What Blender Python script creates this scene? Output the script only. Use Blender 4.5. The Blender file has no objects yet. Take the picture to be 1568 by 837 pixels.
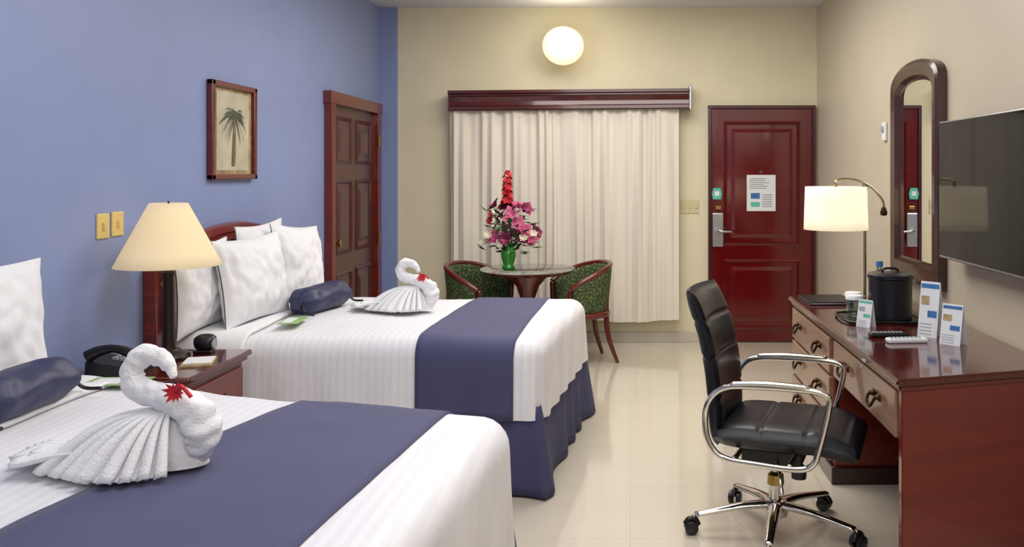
import bpy, bmesh, math, random
from math import sin, cos, pi, radians, sqrt
from mathutils import Vector, Matrix, noise
random.seed(7)
scene = bpy.context.scene
scene.view_settings.view_transform = 'Standard'
scene.view_settings.look = 'None'

# ---------------------------------------------------------------- materials
def lin(h):
    h = h.lstrip('#')
    o = []
    for i in (0, 2, 4):
        c = int(h[i:i+2], 16) / 255
        o.append(c/12.92 if c <= .04045 else ((c+.055)/1.055)**2.4)
    return o
def newmat(name):
    m = bpy.data.materials.new(name); m.use_nodes = True
    nt = m.node_tree
    return m, nt, nt.nodes['Principled BSDF']
def N(nt, t, **k):
    n = nt.nodes.new(t)
    for a, b in k.items():
        if a in n.inputs: n.inputs[a].default_value = b
        else: setattr(n, a, b)
    return n
def M(name, col, rough=.5, metal=0., coat=0., bump=0., bscale=60, var=.05, vscale=3, emis=None, estr=0,
      stretch=(1, 1, 1), sheen=0., spec=.5, trans=0., detail=4, bdist=.01):
    m, nt, p = newmat(name)
    c = lin(col)
    tc = N(nt, 'ShaderNodeTexCoord')
    mp = N(nt, 'ShaderNodeMapping'); mp.inputs['Scale'].default_value = stretch
    nt.links.new(tc.outputs['Object'], mp.inputs['Vector'])
    nz = N(nt, 'ShaderNodeTexNoise', Scale=vscale, Detail=detail)
    nt.links.new(mp.outputs[0], nz.inputs['Vector'])
    r = N(nt, 'ShaderNodeValToRGB')
    r.color_ramp.elements[0].position = .3; r.color_ramp.elements[1].position = .7
    r.color_ramp.elements[0].color = [x*(1-var) for x in c]+[1]
    r.color_ramp.elements[1].color = [min(1, x*(1+var)) for x in c]+[1]
    nt.links.new(nz.outputs['Fac'], r.inputs[0]); nt.links.new(r.outputs[0], p.inputs['Base Color'])
    p.inputs['Roughness'].default_value = rough; p.inputs['Metallic'].default_value = metal
    p.inputs['Coat Weight'].default_value = coat; p.inputs['Coat Roughness'].default_value = .08
    p.inputs['Sheen Weight'].default_value = sheen
    p.inputs['Specular IOR Level'].default_value = spec
    p.inputs['Transmission Weight'].default_value = trans
    if bump:
        n2 = N(nt, 'ShaderNodeTexNoise', Scale=bscale, Detail=3)
        nt.links.new(mp.outputs[0], n2.inputs['Vector'])
        b = N(nt, 'ShaderNodeBump', Strength=bump, Distance=bdist)
        nt.links.new(n2.outputs['Fac'], b.inputs['Height']); nt.links.new(b.outputs[0], p.inputs['Normal'])
    if emis:
        p.inputs['Emission Color'].default_value = lin(emis)+[1]; p.inputs['Emission Strength'].default_value = estr
    return m
def striped(name, col, axis=0, period=.035, amt=.06, rough=.6):
    m, nt, p = newmat(name); c = lin(col)
    tc = N(nt, 'ShaderNodeTexCoord')
    w = N(nt, 'ShaderNodeTexWave', bands_direction='XYZ'[axis], Scale=.314/period, Distortion=.0)
    nt.links.new(tc.outputs['Object'], w.inputs['Vector'])
    r = N(nt, 'ShaderNodeValToRGB'); r.color_ramp.elements[0].position = .35; r.color_ramp.elements[1].position = .65
    r.color_ramp.elements[0].color = [x*(1-amt) for x in c]+[1]; r.color_ramp.elements[1].color = c+[1]
    nt.links.new(w.outputs['Fac'], r.inputs[0]); nt.links.new(r.outputs[0], p.inputs['Base Color'])
    nz = N(nt, 'ShaderNodeTexNoise', Scale=5, Detail=5)
    nt.links.new(tc.outputs['Object'], nz.inputs['Vector'])
    b = N(nt, 'ShaderNodeBump', Strength=.5, Distance=.02)
    nt.links.new(nz.outputs['Fac'], b.inputs['Height']); nt.links.new(b.outputs[0], p.inputs['Normal'])
    p.inputs['Roughness'].default_value = rough; p.inputs['Sheen Weight'].default_value = .1
    return m
def tiles(name, col, grout):
    m, nt, p = newmat(name); c = lin(col)
    tc = N(nt, 'ShaderNodeTexCoord')
    br = N(nt, 'ShaderNodeTexBrick', offset=0.0)
    br.inputs['Scale'].default_value = 1; br.inputs['Brick Width'].default_value = .6; br.inputs['Row Height'].default_value = .6
    br.inputs['Mortar Size'].default_value = .002; br.inputs['Mortar Smooth'].default_value = .5
    br.inputs['Color1'].default_value = c+[1]; br.inputs['Color2'].default_value = [x*.985 for x in c]+[1]
    br.inputs['Mortar'].default_value = lin(grout)+[1]
    nt.links.new(tc.outputs['Object'], br.inputs['Vector'])
    nz = N(nt, 'ShaderNodeTexNoise', Scale=2.5, Detail=6)
    nt.links.new(tc.outputs['Object'], nz.inputs['Vector'])
    mx = N(nt, 'ShaderNodeMix', data_type='RGBA', blend_type='MULTIPLY'); mx.inputs[0].default_value = .1
    nt.links.new(br.outputs['Color'], mx.inputs[6]); nt.links.new(nz.outputs['Fac'], mx.inputs[7])
    nt.links.new(mx.outputs[2], p.inputs['Base Color'])
    p.inputs['Roughness'].default_value = .1; p.inputs['Specular IOR Level'].default_value = .75
    p.inputs['Coat Weight'].default_value = .5; p.inputs['Coat Roughness'].default_value = .08
    return m
def spotted(name, col, c2, scale=60):
    m, nt, p = newmat(name)
    tc = N(nt, 'ShaderNodeTexCoord')
    v = N(nt, 'ShaderNodeTexVoronoi', Scale=scale)
    nt.links.new(tc.outputs['Object'], v.inputs['Vector'])
    r = N(nt, 'ShaderNodeValToRGB'); r.color_ramp.elements[0].position = .25; r.color_ramp.elements[1].position = .4
    r.color_ramp.elements[0].color = lin(c2)+[1]; r.color_ramp.elements[1].color = lin(col)+[1]
    nt.links.new(v.outputs['Distance'], r.inputs[0]); nt.links.new(r.outputs[0], p.inputs['Base Color'])
    p.inputs['Roughness'].default_value = .85
    return m
def shade_mat(name, col, e, ec='#fff1d2'):
    m, nt, p = newmat(name)
    out = nt.nodes['Material Output']
    p.inputs['Base Color'].default_value = lin(col)+[1]; p.inputs['Roughness'].default_value = .9
    p.inputs['Emission Color'].default_value = lin(ec)+[1]; p.inputs['Emission Strength'].default_value = e
    t = N(nt, 'ShaderNodeBsdfTranslucent'); t.inputs[0].default_value = lin(col)+[1]
    mx = N(nt, 'ShaderNodeMixShader'); mx.inputs[0].default_value = .45
    nt.links.new(p.outputs[0], mx.inputs[1]); nt.links.new(t.outputs[0], mx.inputs[2]); nt.links.new(mx.outputs[0], out.inputs[0])
    return m

m_blue = M('paint_blue', '#8593bf', .5, var=.03, bump=.05, bscale=90)
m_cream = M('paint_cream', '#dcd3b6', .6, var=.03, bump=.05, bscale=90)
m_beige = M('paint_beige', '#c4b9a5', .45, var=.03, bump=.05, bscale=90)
m_ceil = M('paint_ceiling', '#cfd0d6', .8, var=.02)
m_floor = tiles('floor_tile', '#d9cfbd', '#c3b8a4')
m_base = M('baseboard_tile', '#c4bcae', .25, var=.04)
m_wood = M('mahogany', '#5e1712', .28, coat=.4, var=.35, vscale=3, stretch=(1, 1, 12), detail=6)
m_headb_lit = M('headboard_mahogany', '#74261a', .28, coat=.4, var=.3, vscale=3, stretch=(1, 1, 12), detail=6)  # bed mahogany, with the lamp light on it put into a brighter, redder colour
m_woodx = M('mahogany_horizontal', '#4a1311', .22, coat=.6, var=.35, vscale=3, stretch=(1, 8, 8), detail=6)
m_woody = M('mahogany_desk', '#6a2014', .28, coat=.4, var=.2, vscale=2.5, stretch=(8, 1, 10), detail=4)
m_endp = M('mahogany_end_panel', '#6c1f13', .25, coat=.5, var=.18, vscale=2, stretch=(1.5, 1.5, 9), detail=5)
m_desktop = M('mahogany_top', '#4d120d', .12, coat=.6, var=.35, vscale=3, stretch=(10, 1, 1), detail=6)
m_drawer_sheen = M('drawer_front', '#8f6853', .3, coat=.5, var=.15, vscale=3, stretch=(6, 1, 10))  # desk wood with its reflected sheen painted in as a paler base colour
m_door = M('door_lacquer', '#5a0509', .15, coat=.6, var=.15, vscale=2, stretch=(1, 1, 6))
m_jamb = M('door_jamb_lacquer', '#3d0b0e', .25, coat=.5, var=.15, vscale=2, stretch=(1, 1, 6))
m_ddoor = M('door_dark', '#4c2023', .35, coat=.3, var=.2, vscale=3, stretch=(1, 1, 8))
m_dark = M('dark_wood', '#2b100d', .3, coat=.4, var=.3)
m_mframe = M('mirror_frame_wood', '#3a1a16', .28, coat=.5, var=.3, vscale=3, stretch=(1, 1, 6))
m_mtl = M('chrome', '#d9d5ce', .1, metal=1, var=.01)
m_gold = M('brass', '#b89a5a', .22, metal=1, var=.03)
m_nick = M('champagne_nickel', '#a89a80', .22, metal=1, var=.03)
m_antique = M('antique_brass', '#3a2b20', .35, metal=1, var=.1)
m_steel = M('brushed_steel', '#b6b8bb', .3, metal=1, var=.03)
m_black = M('black_plastic', '#101012', .35, var=.05)
m_leather = M('black_leather', '#0b0d18', .36, coat=.04, var=.1, bump=.12, bscale=220, bdist=.004, spec=.4)
m_screen = M('tv_screen', '#020203', .05, var=.01, spec=.14)
m_white = M('white_linen', '#e6e6ea', .8, var=.015, bump=.3, bscale=9, sheen=.05)
m_cover = striped('white_coverlet', '#e4e3e8', 0, .036, .055)
m_towel = M('terry_towel', '#ececef', .95, var=.01, bump=.55, bscale=150, sheen=.2, bdist=.005)
m_navy = M('navy_fabric', '#434468', .8, var=.06, bump=.15, bscale=300, sheen=.1, bdist=.003)
m_navyd = M('navy_satin', '#2b2e50', .5, var=.08, bump=.2, bscale=20)
m_skirt = M('navy_skirt', '#414264', .85, var=.06, bump=.1, bscale=200, bdist=.003)
m_curtain = M('curtain_fabric', '#e0d8cb', .85, var=.04, bump=.15, bscale=200, stretch=(1, 1, .3), sheen=.2, bdist=.003)
m_shade = shade_mat('lamp_shade', '#e9dcbc', .40)
m_shade2 = shade_mat('lamp_shade_white', '#f1ead8', .72, '#fff4dc')
m_globe = M('glowing_globe', '#fff3cf', .3, emis='#fff0c0', estr=1.0, var=.01)
m_bronze = M('lamp_bronze', '#2c1f1a', .35, metal=.5, var=.15)
m_plate = M('switch_plate', '#d8c07a', .3, var=.03)
m_plate2 = M('switch_plate_cream', '#cfc49c', .35, var=.03)
m_paper = M('paper', '#dfe1e4', .6, var=.02)
m_paperb = M('paper_blue', '#3c6ea8', .5, var=.3, vscale=25)
m_paperg = M('paper_green', '#8fb070', .6, var=.1)
m_papert = M('paper_teal', '#58b7a2', .5, var=.1)
m_grey = M('print_grey', '#9aa0a8', .6, var=.1)
m_tan = M('print_tan', '#a58f6a', .6, var=.4, vscale=20)
m_green = spotted('green_upholstery', '#37482a', '#8a8a4c', 55)
m_glassg = M('green_glass', '#3fae3c', .08, var=.05, trans=.35, coat=.5)
m_leaf = M('leaf', '#2f6a35', .5, var=.4, vscale=15)
m_leafd = M('leaf_dark', '#24442b', .5, var=.3)
m_red = M('red_petal', '#c8202b', .6, var=.2, vscale=20)
m_pink = M('pink_petal', '#c0557c', .6, var=.3, vscale=20)
m_plum = M('plum_petal', '#8a2c55', .6, var=.3, vscale=20)
m_cream_p = M('cream_petal', '#e0d4bd', .6, var=.08, vscale=20)
m_mat = M('picture_canvas', '#b9b29a', .7, var=.15, vscale=8)
m_palm = M('picture_palm', '#49503f', .7, var=.3, vscale=30)
m_trunk = M('picture_trunk', '#6f6450', .7, var=.3, vscale=30)
m_glass, nt, p = newmat('clear_glass'); p.inputs['Transmission Weight'].default_value = 1; p.inputs['Roughness'].default_value = .02
p.inputs['Base Color'].default_value = (.8, .88, .84, 1); p.inputs['IOR'].default_value = 1.45
m_mirror, nt, p = newmat('mirror_glass'); p.inputs['Metallic'].default_value = 1; p.inputs['Roughness'].default_value = .01
p.inputs['Base Color'].default_value = (.85, .86, .85, 1)

# ---------------------------------------------------------------- helpers
col = scene.collection
def E(name, loc=(0, 0, 0), rot=0):
    o = bpy.data.objects.new(name, None); o.location = loc; o.rotation_euler = (0, 0, rot)
    o.empty_display_size = .1; col.objects.link(o); return o
def add(name, verts, faces, mat, par=None, smooth=True, T=None, solid=0, sub=0):
    me = bpy.data.meshes.new(name)
    if T is not None: verts = [T @ Vector(v) for v in verts]
    me.from_pydata([tuple(v) for v in verts], [], faces); me.update()
    bm = bmesh.new(); bm.from_mesh(me); bmesh.ops.remove_doubles(bm, verts=bm.verts, dist=1e-5)
    bmesh.ops.recalc_face_normals(bm, faces=bm.faces); bm.to_mesh(me); bm.free()
    me.materials.append(mat)
    for f in me.polygons: f.use_smooth = smooth
    o = bpy.data.objects.new(name, me); col.objects.link(o)
    if par: o.parent = par
    if solid:
        s = o.modifiers.new('s', 'SOLIDIFY'); s.thickness = solid; s.offset = 0
    if sub:
        s = o.modifiers.new('sub', 'SUBSURF'); s.levels = sub; s.render_levels = sub
    return o
def box(name, x, y, z, mat, par=None, bev=.004, T=None, seg=2):
    bm = bmesh.new(); bmesh.ops.create_cube(bm, size=1)
    for v in bm.verts:
        v.co = Vector(((x[0]+x[1])/2+v.co.x*(x[1]-x[0]), (y[0]+y[1])/2+v.co.y*(y[1]-y[0]), (z[0]+z[1])/2+v.co.z*(z[1]-z[0])))
    if bev: bmesh.ops.bevel(bm, geom=bm.edges[:], offset=bev, segments=seg, profile=.5, affect='EDGES')
    if T is not None: bm.transform(T)
    me = bpy.data.meshes.new(name); bm.to_mesh(me); bm.free(); me.materials.append(mat)
    o = bpy.data.objects.new(name, me); col.objects.link(o)
    if par: o.parent = par
    return o
def prism(name, poly, z0, z1, mat, par=None, bev=0, T=None):
    bm = bmesh.new()
    vs = [bm.verts.new((a, b, z0)) for a, b in poly]
    f = bm.faces.new(vs); r = bmesh.ops.extrude_face_region(bm, geom=[f])
    for v in r['geom']:
        if isinstance(v, bmesh.types.BMVert): v.co.z = z1
    bmesh.ops.recalc_face_normals(bm, faces=bm.faces)
    if bev: bmesh.ops.bevel(bm, geom=bm.edges[:], offset=bev, segments=2, affect='EDGES')
    if T is not None: bm.transform(T)
    me = bpy.data.meshes.new(name); bm.to_mesh(me); bm.free(); me.materials.append(mat)
    o = bpy.data.objects.new(name, me); col.objects.link(o)
    if par: o.parent = par
    return o
def fix(o, ang=40):
    try: o.data.set_sharp_from_angle(angle=radians(ang))
    except Exception: pass
    return o
def lathe(name, prof, mat, par=None, loc=(0, 0, 0), seg=32, T=None, smooth=True):
    vs = []; fs = []
    n = len(prof)
    for i in range(seg):
        a = 2*pi*i/seg
        for r, z in prof: vs.append(Vector((r*cos(a)+loc[0], r*sin(a)+loc[1], z+loc[2])))
    for i in range(seg):
        j = (i+1) % seg
        for k in range(n-1): fs.append((i*n+k, j*n+k, j*n+k+1, i*n+k+1))
    if prof[0][0] > 1e-6: fs.append(tuple(i*n for i in range(seg)))
    if prof[-1][0] > 1e-6: fs.append(tuple(i*n+n-1 for i in range(seg)))
    return fix(add(name, vs, fs, mat, par, smooth, T))
def cr(pts, sub=6, closed=False):
    P = [Vector(p) for p in pts]; out = []; n = len(P)
    rng = n if closed else n-1
    for i in range(rng):
        if closed: a, b, c, d = P[(i-1) % n], P[i], P[(i+1) % n], P[(i+2) % n]
        else: a, b, c, d = P[max(i-1, 0)], P[i], P[i+1], P[min(i+2, n-1)]
        for k in range(sub):
            t = k/sub
            out.append(.5*((2*b)+(-a+c)*t+(2*a-5*b+4*c-d)*t*t+(-a+3*b-3*c+d)*t**3))
    if not closed: out.append(P[-1])
    return out
def tube(name, pts, r, mat, par=None, closed=False, sub=6, seg=10, T=None, flat=(1, 1), wob=0):
    rs = r if isinstance(r, (list, tuple)) else [r]*len(pts)
    P4 = cr([(p[0], p[1], p[2]) for p in pts], sub, closed)
    R4 = [v.x for v in cr([(q, 0, 0) for q in rs], sub, closed)]
    n = len(P4); vs = []; fs = []
    up = Vector((0, 0, 1)); nrm = None
    for i in range(n):
        t = (P4[(i+1) % n]-P4[i-1]) if closed else (P4[min(i+1, n-1)]-P4[max(i-1, 0)])
        t.normalize()
        if nrm is None:
            nrm = t.cross(up)
            if nrm.length < .05: nrm = t.cross(Vector((0, 1, 0)))
        nrm = (nrm - t*nrm.dot(t)).normalized(); b = t.cross(nrm)
        for k in range(seg):
            a = 2*pi*k/seg; rr = R4[i]
            if wob: rr *= 1+wob*noise.noise(Vector((i*.22, cos(a)*1.3, sin(a)*1.3)))
            vs.append(P4[i]+nrm*cos(a)*rr*flat[0]+b*sin(a)*rr*flat[1])
    m = n if closed else n-1
    for i in range(m):
        for k in range(seg):
            j = (i+1) % n; l = (k+1) % seg
            fs.append((i*seg+k, i*seg+l, j*seg+l, j*seg+k))
    if not closed:
        fs.append(tuple(range(seg))); fs.append(tuple((n-1)*seg+k for k in range(seg)))
    return add(name, vs, fs, mat, par, True, T)
def grid(name, nu, nv, f, mat, par=None, solid=0, sub=0, T=None, closeu=False):
    vs = [Vector(f(i/(nu if closeu else nu-1), j/(nv-1))) for i in range(nu) for j in range(nv)]
    fs = []
    for i in range(nu if closeu else nu-1):
        i2 = (i+1) % nu
        for j in range(nv-1): fs.append((i*nv+j, i2*nv+j, i2*nv+j+1, i*nv+j+1))
    return add(name, vs, fs, mat, par, True, T, solid, sub)
def join(name, objs, par=None):
    bpy.context.view_layer.update()
    dg = bpy.context.evaluated_depsgraph_get()
    mats = []; bm = bmesh.new()
    for o in objs:
        me = bpy.data.meshes.new_from_object(o.evaluated_get(dg))
        k = []
        for mt in me.materials:
            if mt not in mats: mats.append(mt)
            k.append(mats.index(mt))
        for f in me.polygons: f.material_index = k[f.material_index] if k else 0
        me.transform(o.matrix_local if par else o.matrix_world)
        bm.from_mesh(me)
    me = bpy.data.meshes.new(name); bm.to_mesh(me); bm.free()
    for mt in mats: me.materials.append(mt)
    for o in objs: bpy.data.objects.remove(o)
    o = bpy.data.objects.new(name, me); col.objects.link(o)
    if par: o.parent = par
    return o
def RT(loc=(0, 0, 0), rx=0, ry=0, rz=0, s=1):
    return Matrix.Translation(loc) @ Matrix.Rotation(rz, 4, 'Z') @ Matrix.Rotation(ry, 4, 'Y') @ Matrix.Rotation(rx, 4, 'X') @ Matrix.Scale(s, 4)

# ---------------------------------------------------------------- room
XL, XR, YF, YB, H = -2.22, 1.66, 7.8, -1.6, 2.97
box('floor', (XL-.2, XR+.2), (YB-.2, YF+.2), (-.1, 0), m_floor, bev=0)
box('ceiling', (XL-.2, XR+.2), (YB-.2, YF+.2), (H, H+.1), m_ceil, bev=0)
box('wall_left', (XL-.1, XL), (YB-.1, YF+.1), (0, H), m_blue, bev=0)
box('wall_right', (XR, XR+.1), (YB-.1, YF+.1), (0, H), m_beige, bev=0)
box('wall_far', (XL, XR), (YF, YF+.1), (0, H), m_cream, bev=0)
box('wall_back', (XL, XR), (YB-.1, YB), (0, H), m_cream, bev=0)
box('wall_pilaster', (XL, XL+.155), (YF-.04, YF), (0, H), m_blue, bev=0)
box('baseboard_far', (XL+.15, .68), (YF-.015, YF), (0, .09), m_base, bev=.003)
box('baseboard_right', (XR-.015, XR), (YB, YF), (0, .09), m_base, bev=.003)
box('baseboard_left', (XL, XL+.015), (YB, 6.35), (0, .09), m_base, bev=.003)

def raised(x0, x1, z0, z1, y, mat, par, name):
    vs = []; rings = [(0, 0), (.02, -.014), (.035, .006), (.06, .004), (.1, -.01)]
    for d, yy in rings:
        vs += [(x0+d, y+yy, z0+d), (x1-d, y+yy, z0+d), (x1-d, y+yy, z1-d), (x0+d, y+yy, z1-d)]
    fs = []
    for k in range(len(rings)-1):
        for i in range(4):
            j = (i+1) % 4; fs.append((k*4+i, k*4+j, k*4+4+j, k*4+4+i))
    k = (len(rings)-1)*4; fs.append((k, k+1, k+2, k+3))
    return add(name, vs, fs, mat, par, False)
d = E('door_1', (1.165, YF, 0))
hw = .475
box('jamb_left', (-hw, -hw+.03), (-.05, 0), (0, 2.1), m_jamb, d)
box('jamb_right', (hw-.03, hw), (-.05, 0), (0, 2.1), m_jamb, d)
box('jamb_top', (-hw, hw), (-.052, 0), (2.07, 2.1), m_jamb, d)
box('leaf', (-hw+.03, hw-.03), (-.035, 0), (.01, 2.07), m_door, d)
raised(-.34, .34, .86, 1.96, -.036, m_door, d, 'panel_upper')
raised(-.34, .34, .12, .74, -.036, m_door, d, 'panel_lower')
box('lock_plate', (-.44, -.34), (-.055, -.036), (.85, 1.15), m_steel, d, .01)
lathe('lock_rose', [(0, 0), (.028, 0), (.028, .03), (.0, .03)], m_steel, d, T=RT((-.39, -.055, .99), rx=pi/2))
tube('lever', [(-.39, -.085, .99), (-.36, -.1, .99), (-.27, -.1, .985)], [.012, .012, .009], m_steel, d)
box('deadbolt', (-.41, -.36), (-.06, -.036), (1.18, 1.21), m_gold, d)
lathe('peephole', [(0, 0), (.014, 0), (.014, .012), (0, .012)], m_mtl, d, T=RT((-.01, -.036, 1.51), rx=pi/2))
n = E('safety_notice', (1.165, YF-.05, 1.325))
box('sheet', (-.135, .12), (0, .008), (-.16, .16), m_paper, n, .001)
for k in range(6):
    box('text_line_%d' % k, (-.11, -.11+.2*random.uniform(.6, 1)), (-.002, .001), (.13-.017*k-.006, .13-.017*k), m_grey, n, 0)
box('print_1', (-.10, -.02), (-.002, .001), (-.05, .0), m_paperb, n, 0)
for k in range(6): box('text_col_%d' % k, (.0, .09), (-.002, .001), (-.12+.02*k, -.112+.02*k), m_grey, n, 0)
box('print_3', (-.10, -.02), (-.002, .001), (-.12, -.08), m_papert, n, 0)
n = E('door_hanger', (.765, YF-.055, 1.32))
prism('card', [(-.035, -.05), (.035, -.05), (.045, .0), (.03, .05), (-.03, .05), (-.045, 0)], 0, .006, m_papert, n, T=RT((0, 0, 0), rx=pi/2))
box('print', (-.02, .02), (-.009, -.005), (-.02, .02), m_paper, n, 0)

d = E('door_2', (XL, 7.0, 0), pi/2)
box('leaf', (-.56, .52), (-.015, 0), (.01, 2.03), m_ddoor, d)
box('frame_left', (-.64, -.56), (-.06, 0), (0, 2.1), m_woody, d)
box('frame_right', (.52, .62), (-.06, 0), (0, 2.1), m_woody, d)
box('frame_top', (-.66, .64), (-.065, 0), (2.01, 2.1), m_woody, d)
for i, (a, b) in enumerate([(-.46, -.06), (.04, .44)]):
    for j, (z0, z1) in enumerate([(.15, .75), (.88, 1.45), (1.57, 1.93)]):
        raised(a, b, z0, z1, -.016, m_ddoor, d, 'panel_%d%d' % (i, j))
for k, z in enumerate((.95, 1.78)): box('hinge_%d' % k, (.515, .54), (-.075, -.05), (z-.05, z+.05), m_gold, d)
lathe('knob', [(0, 0), (.03, 0), (.012, .012), (.012, .03), (.03, .045), (.03, .06), (0, .068)], m_gold, d, T=RT((-.5, -.016, .98), rx=pi/2))
lathe('deadbolt', [(0, 0), (.03, 0), (.028, .015), (0, .02)], m_gold, d, T=RT((-.5, -.016, 1.16), rx=pi/2))

# ---------------------------------------------------------------- curtain + valance
def curt(u, v):
    x = -1.575+u*2.0; z = .21+v*1.86
    ph = u*2*pi*25+1.3*sin(u*17)+.9*sin(u*41+1)
    amp = .022*(.6+.4*sin(u*29+2))*(1-.3*v)
    return (x+.009*sin(ph*2+1)*(1-v), 7.655+amp*sin(ph+.5*sin(v*3+u*9))+.014*sin(u*50+v*3), z+.012*sin(u*14)*(1-v))
c = E('curtain', (0, 0, 0)); grid('fabric', 560, 14, curt, m_curtain, c)
v = E('valance_cornice', (-.55, YF, 2.13))
prof = [(0, -.09), (-.19, -.09), (-.2, -.08), (-.2, -.055), (-.185, -.045), (-.175, -.01), (-.185, .03), (-.195, .04), (-.195, .05), (-.215, .06), (-.215, .085), (0, .085)]
vs = [(-1.03, a, b) for a, b in prof]+[(1.06, a, b+.02) for a, b in prof]; k = len(prof)
add('board', vs, [(i, (i+1) % k, k+(i+1) % k, k+i) for i in range(k)]+[tuple(range(k)), tuple(range(k, 2*k))], m_woodx, v, False)
box('end_bracket', (1.06, 1.085), (-.2, 0), (-.08, .14), m_steel, v, .008)
w = E('window_1', (-.57, YF, 1.2))
box('frame', (-.9, .9), (-.02, 0), (-.6, .75), m_dark, w); box('pane', (-.85, .85), (-.025, -.018), (-.55, .7), m_grey, w, 0)

g = E('globe_wall_light', (-.58, 7.58, 2.6))
lathe('globe', [(.178*sin(pi*i/24)*(1 if i not in (0, 24) else 0), -.165*cos(pi*i/24)) for i in range(25)], m_globe, g, seg=40)
lathe('mount', [(0, -.0), (.07, 0), (.07, .05), (.05, .06), (0, .06)], m_plate2, g, T=RT((0, .22, 0), rx=pi/2))

def plate(name, loc, rot, w, h, n, mat):
    e = E(name, loc, rot)
    box('plate', (-w/2, w/2), (-.008, 0), (-h/2, h/2), mat, e, .003)
    for i in range(n):
        x = (i-(n-1)/2)*w/n
        box('toggle_%d' % i, (x-.008, x+.008), (-.018, -.006), (-.015, .015), mat, e, .002)
    return e
plate('light_switch', (XL, 3.685, 1.278), pi/2, .085, .105, 1, m_plate)
plate('light_switch', (XL, 3.79, 1.282), pi/2, .085, .105, 1, m_plate)
plate('light_switch', (.53, YF, 1.205), 0, .165, .125, 3, m_plate2)
t = E('thermostat', (XR, 5.69, 1.77), -pi/2)
box('body', (-.035, .035), (-.02, 0), (-.06, .06), m_paper, t, .008); lathe('dial', [(0, 0), (.022, 0), (.02, .01), (0, .012)], m_grey, t, T=RT((0, -.02, .015), rx=pi/2))

# ---------------------------------------------------------------- framed picture
p = E('framed_picture', (XL, 4.87, 1.73), pi/2)
w2, h2 = .275, .265
for nm, x, z in (('frame_l', (-w2, -w2+.035), (-h2, h2)), ('frame_r', (w2-.035, w2), (-h2, h2)), ('frame_t', (-w2, w2), (h2-.03, h2)), ('frame_b', (-w2, w2), (-h2, -h2+.03))):
    box(nm, x, (-.035, 0), z, m_wood, p, .006)
box('backing', (-w2+.02, w2-.02), (-.012, 0), (-h2+.02, h2-.02), m_tan, p, 0)
box('mat_inner', (-.19, .20), (-.014, -.01), (-.215, .215), m_mat, p, 0)
tv_ = [(-.018, -.0176, -.19), (.022, -.0176, -.19), (.03, -.0176, -.02), (.022, -.0176, .09), (.004, -.0176, .09), (-.002, -.0176, -.02)]
add('palm_trunk_print', tv_, [(0, 1, 2, 5), (5, 2, 3, 4)], m_trunk, p, False)
pv = []; pf = []
for k in range(19):
    a = pi*(-.3+1.6*k/18); L = .15*(.75+.4*random.random())
    for s in range(6):
        t0, t1 = s/6, (s+1)/6
        def q(t, o): return (.012+cos(a)*L*t*1.1+o*sin(a), 0, .09+sin(a)*L*t*.75-.08*t*t+o*cos(a)*.7)
        b = len(pv); wd0 = .014*(1-t0)+.003; wd1 = .014*(1-t1)+.003
        pv += [q(t0, -wd0), q(t1, -wd1), q(t1, wd1), q(t0, wd0)]; pf.append((b, b+1, b+2, b+3))
add('palm_print', [(a, -.0177-.00001*i, c) for i, (a, b, c) in enumerate(pv)], pf, m_palm, p, False)

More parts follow.
